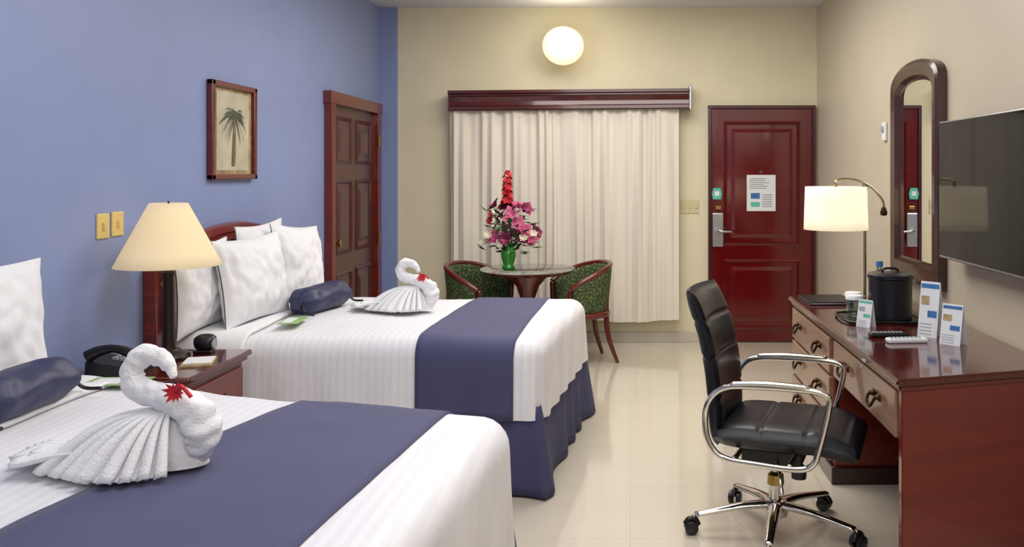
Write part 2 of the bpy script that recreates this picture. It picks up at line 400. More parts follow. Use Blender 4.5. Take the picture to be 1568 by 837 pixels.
# ---------------------------------------------------------------- beds
def bed(name, H0, F0, H1, F1, ztop, runner, hb, zh=.354):
    e = E(name, (0, 0, 0))
    L, Wd = 1.72, 1.4
    H0, F0, H1, F1 = map(Vector, (H0, F0, H1, F1))
    def mp(a, b, z):
        u, v = a/L, b/Wd
        q = (H0*(1-u)+F0*u)*(1-v)+(H1*(1-u)+F1*u)*v
        puff = .012*noise.noise(Vector((a*2.2, b*2.2, ztop*9)))+.004*noise.noise(Vector((a*9, b*6, 2)))+.022*max(0, 1-(2*v-1)**2)*(1-.4*u)
        return Vector((q.x, q.y, z+(puff if z > ztop-.12 else 0)))
    r = .09; q4 = r*pi/2
    drop = ztop-zh
    def prof(d, off=0, ph=0):
        rr = r+off
        if d < q4: a = d/r; return (rr*sin(a)-r, -(r-rr*cos(a)))
        k = d-q4
        return (off+.012*k/.3+.008*sin(ph*1.1)*k/.3, -r-k)
    dmax = q4+drop-r
    ds = [q4*i/6 for i in range(7)]+[q4+(dmax-q4)*i/6 for i in range(1, 7)]
    nu, nv = 40, 30
    ins = r
    vs = []; fs = []
    for i in range(nu):
        for j in range(nv):
            a = (L-ins)*i/(nu-1); b = ins+(Wd-2*ins)*j/(nv-1)
            vs.append(mp(a, b, ztop))
    for i in range(nu-1):
        for j in range(nv-1): fs.append((i*nv+j, (i+1)*nv+j, (i+1)*nv+j+1, i*nv+j+1))
    per = []
    for i in range(nu): per.append(((L-ins)*i/(nu-1), ins, 0, -1))
    for k in range(1, 8): a = pi/2*k/8; per.append((L-ins, ins, sin(a), -cos(a)))
    for j in range(nv): per.append((L-ins, ins+(Wd-2*ins)*j/(nv-1), 1, 0))
    for k in range(1, 8): a = pi/2*k/8; per.append((L-ins, Wd-ins, cos(a), sin(a)))
    for i in range(nu-1, -1, -1): per.append(((L-ins)*i/(nu-1), Wd-ins, 0, 1))
    base = len(vs); nd = len(ds)
    for pi_, (a, b, na, nb) in enumerate(per):
        for d_ in ds:
            o, dz = prof(d_, 0, pi_)
            o += r
            vs.append(mp(a+na*o, b+nb*o, ztop+dz))
    for i in range(len(per)-1):
        for k in range(nd-1): fs.append((base+i*nd+k, base+(i+1)*nd+k, base+(i+1)*nd+k+1, base+i*nd+k+1))
    add('coverlet', vs, fs, m_cover, e)
    def strip(nm, ua, ub, mat, off, cut=0, thick=.004):
        path = [('n', d_) for d_ in reversed(ds) if d_ <= dmax-cut]+[('t', j/29) for j in range(1, 29)]+[('f', d_) for d_ in ds if d_ <= dmax-cut]
        vs = []; fs = []; n1 = 18
        for kk, pp in enumerate(path):
            for i in range(n1):
                if pp[0] == 'n': v = 0; b = ins; s = -1
                elif pp[0] == 'f': v = 1; b = Wd-ins; s = 1
                else: v = pp[1]; b = ins+(Wd-2*ins)*v
                u = (ua[0]*(1-v)+ua[1]*v)*(1-i/(n1-1))+(ub[0]*(1-v)+ub[1]*v)*i/(n1-1)
                a = u*L
                if pp[0] == 't': vs.append(mp(a, b, ztop+off))
                else:
                    ph = a/(L-ins)*(nu-1)
                    if s > 0: ph = len(per)-1-ph
                    o, dz = prof(pp[1], off, ph)
                    vs.append(mp(a, b+s*(o+r), ztop+dz))
        for kk in range(len(path)-1):
            for i in range(n1-1): fs.append((kk*n1+i, kk*n1+i+1, (kk+1)*n1+i+1, (kk+1)*n1+i))
        return add(nm, vs, fs, mat, e, solid=thick)
    strip('bed_runner', runner[0], runner[1], m_navy, .006)
    strip('folded_sheet', (.0, .0), (.19, .19), m_white, .014, cut=.2, thick=.016)
    def ring(o, z): return [mp(-0.0, -o, z), mp(L+o, -o, z), mp(L+o, Wd+o, z), mp(0, Wd+o, z)]
    vs = ring(-.04, .06)+ring(-.04, ztop-.13)
    add('box_spring', vs, [(0, 1, 2, 3), (4, 5, 6, 7), (0, 1, 5, 4), (1, 2, 6, 5), (2, 3, 7, 6), (3, 0, 4, 7)], m_skirt, e, False)
    def pp(s):
        tot = 2*L+Wd; d_ = s*tot
        if d_ < L: return (d_, 0, 0, -1)
        if d_ < L+Wd: return (L, d_-L, 1, 0)
        return (L-(d_-L-Wd), Wd, 0, 1)
    def sk(u, v):
        a, b, na, nb = pp(u)
        fl = (1-v)
        o = -.012+fl*(.018+.014*sin(u*2*pi*16+2*sin(u*23)))
        for ca, cb in ((L, 0), (L, Wd)):
            dd = sqrt((a-ca)**2+(b-cb)**2)
            if dd < .16:
                k = (1-dd/.16)*fl
                if ca-a < .16: na = max(na, .6)
                o += .05*k
        return mp(a+na*o, b+nb*o, .012+v*(zh+.05))
    grid('bed_skirt', 300, 10, sk, m_skirt, e, solid=.004)
    y0, y1, zt, ze = hb
    n = 32; th = .045; vs = []; fs = []
    def hz(t): return ze+(zt-ze)*(sin(pi*t)**.7 if 0 < t < 1 else 0)
    xh = XL+.035
    for i in range(n+1):
        t = i/n; y = y0+(y1-y0)*t; z = hz(t)
        vs += [(xh-th/2, y, .25), (xh-th/2, y, z-.01), (xh, y, z), (xh+th/2, y, z-.01), (xh+th/2, y, z-.05), (xh+th/2-.012, y, z-.06), (xh+th/2-.012, y, .25)]
    for i in range(n):
        for k in range(6): fs.append((i*7+k, (i+1)*7+k, (i+1)*7+k+1, i*7+k+1))
    fs += [tuple(range(7)), tuple(n*7+k for k in range(7))]
    fix(add('headboard_panel', vs, fs, m_headb_lit, e))
    for nm, yy in (('post_a', y0), ('post_b', y1)):
        box('headboard_'+nm, (xh-.034, xh+.03), (yy-.03, yy+.03), (0, ze-.01), m_headb_lit, e, .008)
    tube('headboard_rail', [(xh+.028, y0+(y1-y0)*i/16, hz(i/16)-.09) for i in range(17)], .012, m_headb_lit, e, sub=2)
    return e, mp
farbed, mpf = bed('bed', (-2.15, 4.14), (-.41, 4.06), (-2.15, 5.56), (-.27, 5.5), .72,
                  ((.66, .645), (.925, .88)), (4.02, 5.58, 1.235, 1.07))
nearbed, mpn = bed('bed', (-2.15, 1.95), (-.50, 1.28), (-2.15, 3.32), (-.365, 2.80), .735,
                   ((.485, .59), (.875, .885)), (1.75, 3.10, 1.25, 1.1))

def pillow(name, loc, w, h, t, rz=0, tilt=0, seed=0, roll=0):
    e = E(name, loc, rz)
    def f(side):
        def g(u, v):
            s, q = 2*u-1, 2*v-1
            y = s*w/2*(1-.09*cos(pi*q/2)); z = q*h/2*(1-.08*cos(pi*s/2))
            th = t/2*(max(0, 1-abs(s)**2.6)**.55)*(max(0, 1-abs(q)**2.6)**.55)
            cr_ = noise.noise(Vector((s*3.1+seed, q*1.6+seed, 3)))
            th += (.014*cr_+.012*noise.noise(Vector((s*8+seed, q*3.5+s*3, 5)))-.010*max(0, .25-abs(noise.noise(Vector((s*2+seed*3, q*2-s, 9)))))*4*.5)*min(1, th*25)
            return Vector((side*max(th, .003), y, z+h/2))
        return g
    T = RT((0, 0, 0), ry=-tilt, rx=roll)
    a = grid('front', 40, 40, f(1), m_white, e, T=T); b = grid('back', 26, 26, f(-1), m_white, e, T=T)
    join('pillowcase', [a, b], e)
    return e
pillow('pillow', (-2.085, 4.30, .735), .54, .43, .13, tilt=.03, seed=1, roll=.03)
pillow('pillow', (-2.085, 4.98, .735), .62, .49, .13, tilt=.03, seed=2, roll=.03)
pillow('pillow', (-1.90, 4.50, .745), .54, .44, .17, rz=-.2, tilt=.16, seed=3, roll=.03)
pillow('pillow', (-1.92, 5.14, .745), .54, .46, .17, rz=-.12, tilt=.16, seed=4, roll=-.09)
pillow('pillow', (-2.12, 2.62, .76), .56, .44, .09, tilt=.02, seed=5)
pillow('pillow', (-2.02, 2.74, .765), .62, .45, .13, rz=-.04, tilt=.12, seed=6, roll=-.02)
pillow('pillow', (-2.05, 2.05, .76), .56, .46, .16, tilt=.1, seed=7)

def bolster(name, loc, L, r, rz):
    e = E(name, loc, rz)
    def f(u, v):
        a = 2*pi*u; y = (v-.5)*L
        k = abs(2*v-1)
        rr = r*(1 if k < .72 else (1-.55*((k-.72)/.28)**2 if k < .97 else .3))
        rr *= 1+.05*sin(a*5+sin(v*9)*2)*(.3+k)+.08*noise.noise(Vector((cos(a)*2, sin(a)*2, v*6)))
        return Vector((rr*cos(a)*1.25, y, rr*sin(a)+r*.93))
    grid('roll', 48, 30, f, m_navyd, e, closeu=True)
    for s in (-1, 1):
        lathe('gather_%d' % (s+1), [(0, 0), (r*.45, .0), (r*.25, .02), (r*.4, .045), (0, .05)], m_navyd, e, T=RT((0, s*(L/2-.015), r*.9), rx=-s*pi/2))
        tube('tie_%d' % (s+1), [(0, s*L*.5, r*.9), (.03, s*L*.53, r*.6), (.06, s*L*.56, .015), (.11, s*L*.58, .012)], .006, m_black, e)
    return e
bolster('bolster_pillow', (-1.71, 4.86, .748), .46, .072, -.18)
bolster('bolster_pillow', (-1.865, 2.68, .775), .40, .07, .0)

def card(name, loc, rz, w, l, mat):
    e = E(name, loc, rz); box('sheet', (-w/2, w/2), (-l/2, l/2), (0, .003), mat, e, 0)
    box('print', (-w*.4, w*.1), (-l*.35, l*.35), (.003, .0035), m_paper, e, 0); return e
card('welcome_card', (-1.70, 4.42, .757), .1, .1, .2, m_paperg)
card('welcome_card', (-1.80, 3.08, .768), .05, .2, .12, m_paperg)

# ---------------------------------------------------------------- towel swan
def swan(name, loc, rz, s):
    e = E(name, loc, rz)
    P = [(262, 584), (252, 566), (234, 552), (210, 546), (190, 560), (184, 582), (199, 603), (232, 614), (268, 622), (300, 638), (316, 664), (314, 692), (296, 716)]
    R = [.010, .020, .027, .031, .033, .034, .036, .040, .045, .050, .054, .052, .040]
    pts = [((a-200)/584*s, .02*s*sin(i*.5), (736-b)/584*s) for i, (a, b) in enumerate(P)]
    tube('neck', pts, [q*s for q in R], m_towel, e, seg=28, sub=10, wob=.22)
    # rolled towel edge running along the neck
    sp = cr(pts, 4); q = []
    for i, c_ in enumerate(sp[12:44]):
        a = i*.16-.6
        rr = R[min(12, (i+12)//4)]*s*.95
        q.append((c_.x+rr*.5*sin(a), c_.y-rr*.85, c_.z+rr*.5*cos(a)))
    tube('neck_fold', q, .006*s, m_towel, e, seg=8, sub=2)
    # solid body under the pleats
    def mound(u, v):
        a = 2*pi*u; b_ = pi/2*v
        return Vector((.06+.15*cos(a)*cos(b_), .085*sin(a)*cos(b_), .16*sin(b_)+.002))*s
    grid('body_mound', 36, 12, mound, m_towel, e, closeu=True)
    NP = 19
    A = Vector((.095, .0, .165))*s
    def fan(u, v):
        th = radians(-48-254*u)
        rx, ry = .29, .18
        if cos(th) > 0: rx = .19
        rim = Vector((.02+rx*cos(th), ry*sin(th), .012))*s
        rim += Vector((cos(th), sin(th), 0))*.03*s*noise.noise(Vector((u*9, 1, s)))
        p_ = A.lerp(rim, v)
        p_.z += .05*s*sin(pi*v)*.9-.012*s*v
        tri = sin((u+.012*noise.noise(Vector((u*6, v*2, 3))))*NP*2*pi)*.5
        nrm = Vector((cos(th), sin(th), .9)).normalized()
        tn = Vector((-sin(th), cos(th), 0))
        p_ += nrm*tri*(.036+.016*noise.noise(Vector((u*14, 7, 1))))*s*v**.7 + tn*.008*s*sin(u*NP*4*pi)*v
        p_.z = max(p_.z, .004*s)
        return p_
    grid('pleated_body', NP*12+1, 18, fan, m_towel, e, solid=.006*s)
    def tail(k):
        ang = (-.32, .0, .3, .12)[k]
        def g(u, v):
            x = -.02-u*(.38-.035*k); wd = (.10-.01*k)*(1-.6*u**1.5)
            y = (2*v-1)*wd
            z = .016+.011*k+.07*(1-u)**2+.009*sin(v*pi*7+k)*(1-.3*u)+.005*sin(u*9+k)
            c_, s_ = cos(ang), sin(ang)
            return Vector((-.02+(x+.02)*c_-y*s_, (x+.02)*s_+y*c_, z))*s
        return g
    for k in range(4): grid('tail_layer_%d' % k, 18, 42, tail(k), m_towel, e, solid=.006*s)
    fv = []; ff = []
    c0 = Vector(((283-200)/584, -.055, (736-602)/584))*s
    for k in range(11):
        a = 2*pi*k/11; dr = Vector((cos(a), -.3, sin(a))); sd = Vector((-sin(a), 0, cos(a)))
        b = len(fv); L = .034*s*(.8+.5*random.random())
        fv += [c0, c0+dr*L*.5+sd*L*.2, c0+dr*L+Vector((0, -.004, 0)), c0+dr*L*.5-sd*L*.2]; ff.append((b, b+1, b+2, b+3))
    add('flower', fv, ff, m_red, e)
    tube('flower_tassel', [c0, c0+Vector((.02, -.01, .02))*s, c0+Vector((.05, -.01, -.012))*s], .006*s, m_red, e)
    return e
swan('towel_swan', (-1.245, 2.22, .765), 0, .84)
swan('towel_swan', (-1.25, 4.84, .752), 0, .78)

# ---------------------------------------------------------------- nightstand
n = E('nightstand', (-1.965, 3.71, 0))
box('top', (-.245, .245), (-.285, .285), (.675, .70), m_desktop, n, .008)
box('top_moulding', (-.23, .23), (-.27, .27), (.655, .675), m_woody, n, .006)
box('body', (-.22, .21), (-.255, .255), (.08, .655), m_woody, n, .003)
for k, (a, b) in enumerate(((.47, .635), (.28, .455), (.10, .265))):
    box('drawer_%d' % k, (.205, .225), (-.235, .235), (a, b), m_woody, n, .006)
    lathe('pull_%d' % k, [(0, 0), (.012, 0), (.008, .015), (.018, .025), (0, .032)], m_antique, n, T=RT((.225, 0, (a+b)/2), ry=pi/2))
box('plinth', (-.22, .22), (-.265, .265), (0, .08), m_dark, n, .004)

l = E('table_lamp', (-2.0, 3.80, .70))
lathe('base', [(0, 0), (.085, 0), (.088, .008), (.08, .022), (.055, .03), (.045, .04), (0, .04)], m_bronze, l)
lathe('column', [(.03, .04), (.026, .06), (.022, .35), (.028, .37), (.012, .39), (.008, .45), (0, .45)], m_bronze, l, seg=20)
grid('shade', 48, 6, lambda u, v: Vector(((.212-.137*v)*cos(2*pi*u), (.212-.137*v)*sin(2*pi*u), .40+.27*v)), m_shade, l, closeu=True, solid=.003)
tube('finial', [(0, 0, .45), (0, 0, .66), (0, 0, .672)], [.003, .003, .005], m_bronze, l)
for k in range(3):
    a = 2*pi*k/3; tube('spider_%d' % k, [(0, 0, .66), (.072*cos(a), .072*sin(a), .665)], .002, m_bronze, l)
lathe('bulb', [(0, -.04), (.015, -.035), (.03, 0), (.02, .03), (0, .035)], m_globe, l, loc=(0, 0, .50))

t = E('telephone', (-2.05, 3.54, .70), .1)
add('body', [(-.1, -.09, 0), (.1, -.09, 0), (.1, .09, 0), (-.1, .09, 0), (-.1, -.085, .06), (.1, -.085, .025), (.1, .085, .025), (-.1, .085, .06)],
    [(0, 1, 2, 3), (4, 5, 6, 7), (0, 1, 5, 4), (1, 2, 6, 5), (2, 3, 7, 6), (3, 0, 4, 7)], m_black, t, False)
tube('handset', [(-.1, -.07, .075), (-.06, -.065, .095), (0, -.065, .105), (.06, -.065, .085), (.1, -.07, .05)], [.026, .022, .016, .02, .026], m_black, t)
for i in range(4):
    for j in range(3): box('key_%d%d' % (i, j), (-.04+.03*i, -.02+.03*i), (0+.025*j, .017+.025*j), (.045-.005*i, .058-.006*i), m_grey, t, .001)
tube('cord', [(.1+.01*cos(k*1.6), -.1+.012*k+.0, .02+.01*sin(k*1.6)) for k in range(12)], .004, m_black, t)
a = E('alarm_clock', (-1.90, 3.91, .70), .1)
tube('case', [(-.035, 0, .042), (-.01, 0, .046), (.025, 0, .046), (.04, 0, .042)], [.026, .038, .038, .03], m_black, a, seg=20)
box('foot', (-.04, .04), (-.028, .028), (0, .015), m_black, a, .005)
lathe('face', [(0, 0), (.028, 0), (.026, .006), (0, .006)], m_grey, a, T=RT((.042, 0, .044), ry=pi/2))
n = E('notepad', (-1.82, 3.70, .70), .3)
box('pad', (-.06, .06), (-.09, .09), (0, .008), m_tan, n, .001); box('page', (-.055, .055), (-.05, .085), (.008, .010), m_paper, n, 0)

# ---------------------------------------------------------------- dining table + chairs
T0 = Vector((-.80, 6.85, 0))
t = E('dining_table', T0)
lathe('glass_top', [(0, .748), (.365, .748), (.37, .752), (.37, .757), (.365, .76), (0, .76)], m_glass, t, seg=64)
lathe('wood_top', [(0, .72), (.33, .72), (.345, .73), (.345, .742), (.33, .746), (0, .746)], m_desktop, t, seg=64)
lathe('pedestal', [(0, .72), (.16, .72), (.15, .69), (.09, .62), (.055, .52), (.05, .3), (.07, .2), (.05, .14), (.06, .08), (0, .08)], m_wood, t)
for k in range(4):
    a = pi/4+k*pi/2
    tube('foot_%d' % k, [(.03*cos(a), .03*sin(a), .14), (.16*cos(a), .16*sin(a), .10), (.30*cos(a), .30*sin(a), .03)], [.035, .03, .025], m_wood, t)
def dchair(loc, rz):
    e = E('dining_armchair', loc, rz)
    R = .27
    def top(ph): return .775-.16*(abs(ph)/radians(110))**2.2
    def shell(off):
        def g(u, v):
            ph = radians(-108+216*u); z0 = .40; z = z0+(top(ph)-.01-z0)*v
            r = R+off+.035*v
            return Vector((r*cos(ph)*(.95), r*sin(ph), z))
        return g
    grid('back_inner', 40, 8, shell(-.02), m_green, e, solid=.025)
    grid('back_outer', 40, 8, shell(.008), m_green, e, solid=.012)
    tube('top_rail', [((R+.035)*cos(radians(p_))*.95, (R+.035)*sin(radians(p_)), top(radians(p_))) for p_ in range(-112, 113, 16)], .021, m_wood, e, flat=(1, 1))
    tube('seat_rail', [((R+.01)*cos(radians(p_))*(.95), (R+.01)*sin(radians(p_)), .39) for p_ in range(0, 360, 20)], .026, m_wood, e, closed=True)
    lathe('seat', [(0, .38), (.25, .38), (.265, .41), (.25, .45), (.15, .465), (0, .47)], m_green, e)
    for k, p_ in enumerate((-35, 35)):
        a = radians(p_)
        tube('leg_back_%d' % k, [(.28*cos(a), .28*sin(a), .76-.0), (.27*cos(a), .27*sin(a), .40), (.29*cos(a), .29*sin(a), .2), (.37*cos(a), .34*sin(a), .0)], [.014, .022, .02, .014], m_wood, e)
    for k, p_ in enumerate((-125, 125)):
        a = radians(p_*.9)
        tube('leg_front_%d' % k, [(.29*cos(a), .29*sin(a), top(a)-.0), (.27*cos(a), .27*sin(a), .40), (.28*cos(a), .28*sin(a), .2), (.31*cos(a), .31*sin(a), 0)], [.018, .024, .02, .014], m_wood, e)
    return e
dchair((-.45, 7.02, 0), .35)
dchair((-1.16, 6.95, 0), pi-.35)

# vase with flowers
v = E('flower_vase', (T0.x-.15, T0.y, .76))
lathe('vase', [(0, 0), (.05, 0), (.052, .01), (.04, .03), (.058, .09), (.06, .12), (.045, .16), (.05, .19), (.046, .19), (.04, .16), (0, .15)], m_glassg, v)
def petalflower(c, d_, size, npet, mat, out, cup=.5, wid=.42):
    d_ = d_.normalized(); s1 = d_.orthogonal().normalized(); s2 = d_.cross(s1)
    vs = []; fs = []
    for layer in range(2):
        for k in range(npet):
            a = 2*pi*(k+.5*layer)/npet+random.random()*.3
            dr = s1*cos(a)+s2*sin(a); sd = -s1*sin(a)+s2*cos(a)
            L = size*(1-.3*layer)*random.uniform(.85, 1.1); b = len(vs); w_ = L*wid; cu = cup*(1+.6*layer)
            vs += [c, c+dr*L*.5+sd*w_+d_*L*cu*.7, c+dr*L*.55+d_*L*cu*.5, c+dr*L*.5-sd*w_+d_*L*cu*.7, c+dr*L+d_*L*cu*(.7)]
            fs += [(b, b+1, b+2), (b, b+2, b+3), (b+1, b+4, b+2), (b+2, b+4, b+3)]
    out.append(add('bloom', vs, fs, mat, None))
blooms = []
for i in range(34):
    a = random.uniform(0, 2*pi); rr = sqrt(random.random())*.2; zz = random.uniform(.22, .48)
    rr *= (1-.9*max(0, zz-.36)/.3)
    c = Vector((rr*cos(a)+.02, rr*sin(a)*.8, zz)); d_ = Vector((cos(a)*rr*6, sin(a)*rr*6-.5, .4+zz-.3))
    mt = random.choice([m_pink, m_pink, m_plum, m_plum, m_pink, m_pink, m_cream_p])
    petalflower(c, d_, .065 if mt in (m_pink, m_plum) else .04, 6 if mt in (m_pink, m_plum) else 8, mt, blooms, .4 if mt == m_pink else .8)
for c in ((-.18, -.06, .2), (-.14, -.1, .26), (.13, -.12, .24), (.2, -.08, .27), (.18, -.05, .19)):
    petalflower(Vector(c), Vector((c[0], -1, .5)), .036, 8, m_cream_p, blooms, .8, .5)
for k in range(20):
    z = .50+.24*k/19; a = k*2.4
    petalflower(Vector((-.01+.016*cos(a), .016*sin(a), z)), Vector((cos(a), sin(a), .6)), .038*(1.15-.4*k/19), 5, m_red, blooms, .6, .5)
for c in ((-.12, -.05, .42), (-.14, -.04, .37)): petalflower(Vector(c), Vector((-.5, -1, .5)), .035, 6, m_red, blooms, .6, .5)
for i in range(110):
    a = random.uniform(0, 2*pi); rr = random.uniform(.05, .22); z = random.uniform(.13, .47)
    c = Vector((rr*cos(a)*.8, rr*sin(a)*.7, z)); dr = Vector((cos(a), sin(a), random.uniform(-.3, .9))).normalized(); sd = dr.cross(Vector((0, 0, 1))).normalized()
    L = random.uniform(.06, .12)
    blooms.append(add('leaf', [c, c+dr*L*.5+sd*L*.2, c+dr*L, c+dr*L*.5-sd*L*.2, c+dr*L*.5-Vector((0, 0, .01))], [(0, 1, 4), (1, 2, 4), (2, 3, 4), (3, 0, 4)], random.choice([m_leaf, m_leafd]), None))
for i in range(14):
    a = i*.45*pi; rr = .03+.012*i
    blooms.append(tube('stem', [(.01*cos(a), .01*sin(a), .05), (.02*cos(a), .02*sin(a), .19), (rr*.7*cos(a), rr*.7*sin(a), .35)], .003, m_leaf, None, seg=6))
o = join('bouquet', blooms); o.parent = v

# ---------------------------------------------------------------- desk
dz = .76
d = E('desk', (0, 0, 0))
X0, X1 = .97, 1.645
ya, yb, yf = 3.16, 3.36, 5.28
prism('top', [(X0-.015, ya-.02), (X1, yb-.02), (X1, yf+.02), (X0-.015, yf+.02)], dz-.028, dz, m_desktop, d, .008)
prism('top_moulding', [(X0, ya), (X1, yb), (X1, yf), (X0, yf)], dz-.05, dz-.028, m_woody, d, .006)
prism('end_panel', [(X0+.012, ya+.01), (X1-.01, yb+.01), (X1-.01, yb+.05), (X0+.012, ya+.05)], .0, dz-.05, m_endp, d, .003)
yk = 4.24
box('kneehole_apron', (X0+.03, X0+.05), (ya+.04, yk), (dz-.25, dz-.05), m_woody, d, 0)
box('back_panel', (X1-.04, X1-.02), (yb, yk), (.2, dz-.05), m_dark, d, 0)
box('pedestal', (X0+.02, X1-.01), (yk, yf-.01), (.07, dz-.05), m_woody, d, .003)
box('pedestal_plinth', (X0, X1-.01), (yk-.02, yf), (0, .085), m_dark, d, .006)
box('kneehole_drawer', (X0+.005, X0+.03), (ya+.07, yk-.03), (dz-.235, dz-.06), m_drawer_sheen, d, .006)
zs = [(dz-.235, dz-.06), (dz-.44, dz-.25), (dz-.66, dz-.455)]
for k, (a, b) in enumerate(zs): box('drawer_%d' % k, (X0-.002, X0+.025), (yk+.03, yf-.04), (a, b), m_drawer_sheen, d, .006)
def pull(nm, y, z, x):
    q = []
    q.append(box(nm, (x-.004, x), (y-.055, y+.055), (z-.004, z+.026), m_antique, d, .002))
    for s in (-1, 1): q.append(lathe(nm, [(0, 0), (.016, 0), (.012, .008), (.008, .02), (0, .024)], m_antique, d, T=RT((x, y+s*.04, z+.012), ry=-pi/2), seg=12))
    q.append(tube(nm, [(x-.018, y-.04, z+.012), (x-.03, y-.035, z-.014), (x-.03, y, z-.032), (x-.03, y+.035, z-.014), (x-.018, y+.04, z+.012)], .006, m_antique, d, seg=8))
    join(nm, q, d)
pull('pull_a', 3.47, .612, X0+.005); pull('pull_b', 3.97, .612, X0+.005)
for k, (a, b) in enumerate(zs):
    pull('pull_c%d' % k, 4.50, (a+b)/2, X0-.002); pull('pull_d%d' % k, 5.02, (a+b)/2, X0-.002)

# mirror
mi = E('wall_mirror', (XR, 5.0, .88), -pi/2)
def outl(hw, z0, zs_, zp, n=20):
    pts = [(-hw, z0), (-hw, (z0+zs_)/2), (-hw, zs_)]
    for i in range(1, n):
        a = pi-pi*i/n
        pts.append((hw*cos(a)*1.0, zs_+(zp-zs_)*sin(a)**.75))
    pts += [(hw, zs_), (hw, (z0+zs_)/2), (hw, z0)]
    return pts
rings = [(outl(.41, 0, 1.12, 1.26), 0), (outl(.41, 0, 1.12, 1.26), -.05), (outl(.39, .02, 1.105, 1.24), -.062), (outl(.33, .10, 1.06, 1.175), -.055), (outl(.315, .115, 1.05, 1.16), -.03), (outl(.30, .13, 1.04, 1.145), -.025)]
vs = []; fs = []
m_ = len(rings[0][0])
for r_, y in rings: vs += [(a, y, b) for a, b in r_]
for k in range(len(rings)-1):
    for i in range(m_):
        j = (i+1) % m_; fs.append((k*m_+i, k*m_+j, (k+1)*m_+j, (k+1)*m_+i))
fix(add('frame', vs, fs, m_mframe, mi), 30)
r_ = outl(.302, .128, 1.042, 1.147)
add('glass', [(a, -.026, b) for a, b in r_], [tuple(range(len(r_)))], m_mirror, mi, False)

# TV
tv = E('television', (XR-.03, 3.80, 1.418), -pi/2)
box('body', (-.59, .59), (-.075, -.03), (-.333, .333), m_black, tv, .006)
box('bezel', (-.595, .595), (-.082, -.045), (-.338, .338), m_steel, tv, .004)
box('screen', (-.588, .588), (-.0845, -.078), (-.325, .331), m_screen, tv, .001)
box('wall_mount', (-.2, .2), (-.035, .03), (-.15, .15), m_black, tv)

# desk lamp
l = E('desk_lamp', (1.37, 5.12, dz))
lathe('base', [(0, 0), (.08, 0), (.08, .012), (.02, .02), (0, .02)], m_nick, l)
tube('pole', [(0, 0, .01), (0, 0, .3), (-.0, 0, .62)], .009, m_nick, l)
tube('arm', [(.11, 0, .54), (.10, 0, .585), (.04, 0, .655), (-.04, 0, .695), (-.12, 0, .705), (-.17, 0, .69), (-.17, 0, .66)], .008, m_nick, l)
lathe('counterweight', [(0, 0), (.018, .004), (.022, .02), (.012, .05), (0, .055)], m_antique, l, T=RT((.11, 0, .49)))
lathe('arm_joint', [(0, -.02), (.016, -.015), (.016, .015), (0, .02)], m_nick, l, loc=(0, 0, .66))
grid('shade', 48, 5, lambda u, v_: Vector((-.17+(.183-.008*v_)*cos(2*pi*u), (.183-.008*v_)*sin(2*pi*u), .412+.25*v_)), m_shade2, l, closeu=True, solid=.003)
for k in range(3):
    a = 2*pi*k/3; tube('spider_%d' % k, [(-.17, 0, .655), (-.17+.174*cos(a), .174*sin(a), .655)], .002, m_nick, l)
lathe('bulb', [(0, -.04), (.015, -.035), (.03, 0), (.02, .03), (0, .035)], m_globe, l, loc=(-.17, 0, .56))

b = E('ice_bucket', (1.31, 4.42, dz+.009))
lathe('bucket', [(0, 0), (.1, 0), (.106, .006), (.106, .2), (.112, .205), (.112, .222), (.10, .23), (0, .232)], m_leather, b, seg=48)
tube('lid_handle', [(-.04, 0, .228), (-.03, 0, .25), (.03, 0, .25), (.04, 0, .228)], .006, m_leather, b)
t = E('serving_tray', (1.24, 4.44, dz))
prism('base', [(-.16, -.14), (.2, -.14), (.2, .16), (-.16, .16)], 0, .008, m_black, t, .003)
tube('rim', [(-.16, -.14, .01), (.02, -.14, .01), (.2, -.14, .01), (.2, .16, .01), (.02, .16, .01), (-.16, .16, .01)], .006, m_black, t, closed=True, sub=3)
bt = E('water_bottle', (1.33, 4.68, dz+.0))
lathe('bottle', [(0, 0), (.032, 0), (.034, .01), (.034, .17), (.03, .20), (.014, .23), (.014, .245), (0, .245)], m_glass, bt, seg=24)
lathe('cap', [(0, .24), (.018, .24), (.018, .27), (0, .27)], m_paperb, bt, seg=20)
for gx, gy in ((1.15, 4.50), (1.19, 4.68)):
    gl = E('drinking_glass', (gx, gy, dz+(.009 if gy < 4.6 else 0)))
    lathe('glass', [(0, 0), (.036, 0), (.042, .1), (.039, .1), (.033, .012), (0, .012)], m_glass, gl, seg=32)
    lathe('paper_cover', [(.042, .1), (.045, .085), (.045, .1), (.04, .106), (0, .108)], m_paper, gl, seg=32)
def tent(name, loc, rz, w, h, tilt, m1, m2):
    e = E(name, loc, rz)
    for s in (1, -1):
        T = RT((0, -s*h*sin(tilt), 0), rx=-s*tilt)
        box('panel_%d' % (s+1), (-w/2, w/2), (-.0015, .0015), (0, h), m_paper, e, 0, T=T)
        if s == 1:
            box('header', (-w*.46, w*.46), (-.0025, -.001), (h*.88, h*.96), m1, e, 0, T=T)
            box('photo_a', (-w*.42, w*.0), (-.0025, -.001), (h*.58, h*.74), m2, e, 0, T=T)
            box('photo_b', (-w*.05, w*.42), (-.0025, -.001), (h*.36, h*.48), m1, e, 0, T=T)
            for k in range(4): box('text_%d' % k, (-w*.42, w*.2), (-.0025, -.001), (h*(.05+.06*k), h*(.065+.06*k)), m_grey, e, 0, T=T)
    return e
tent('tent_card', (1.365, 3.98, dz), -.85, .095, .25, .14, m_paperb, m_tan)
tent('tent_card', (1.40, 3.80, dz), -.85, .095, .175, .18, m_paperb, m_tan)
tent('tent_card', (1.14, 4.24, dz), -.9, .08, .13, .18, m_papert, m_grey)
f = E('leather_folder', (1.13, 5.06, dz), .05)
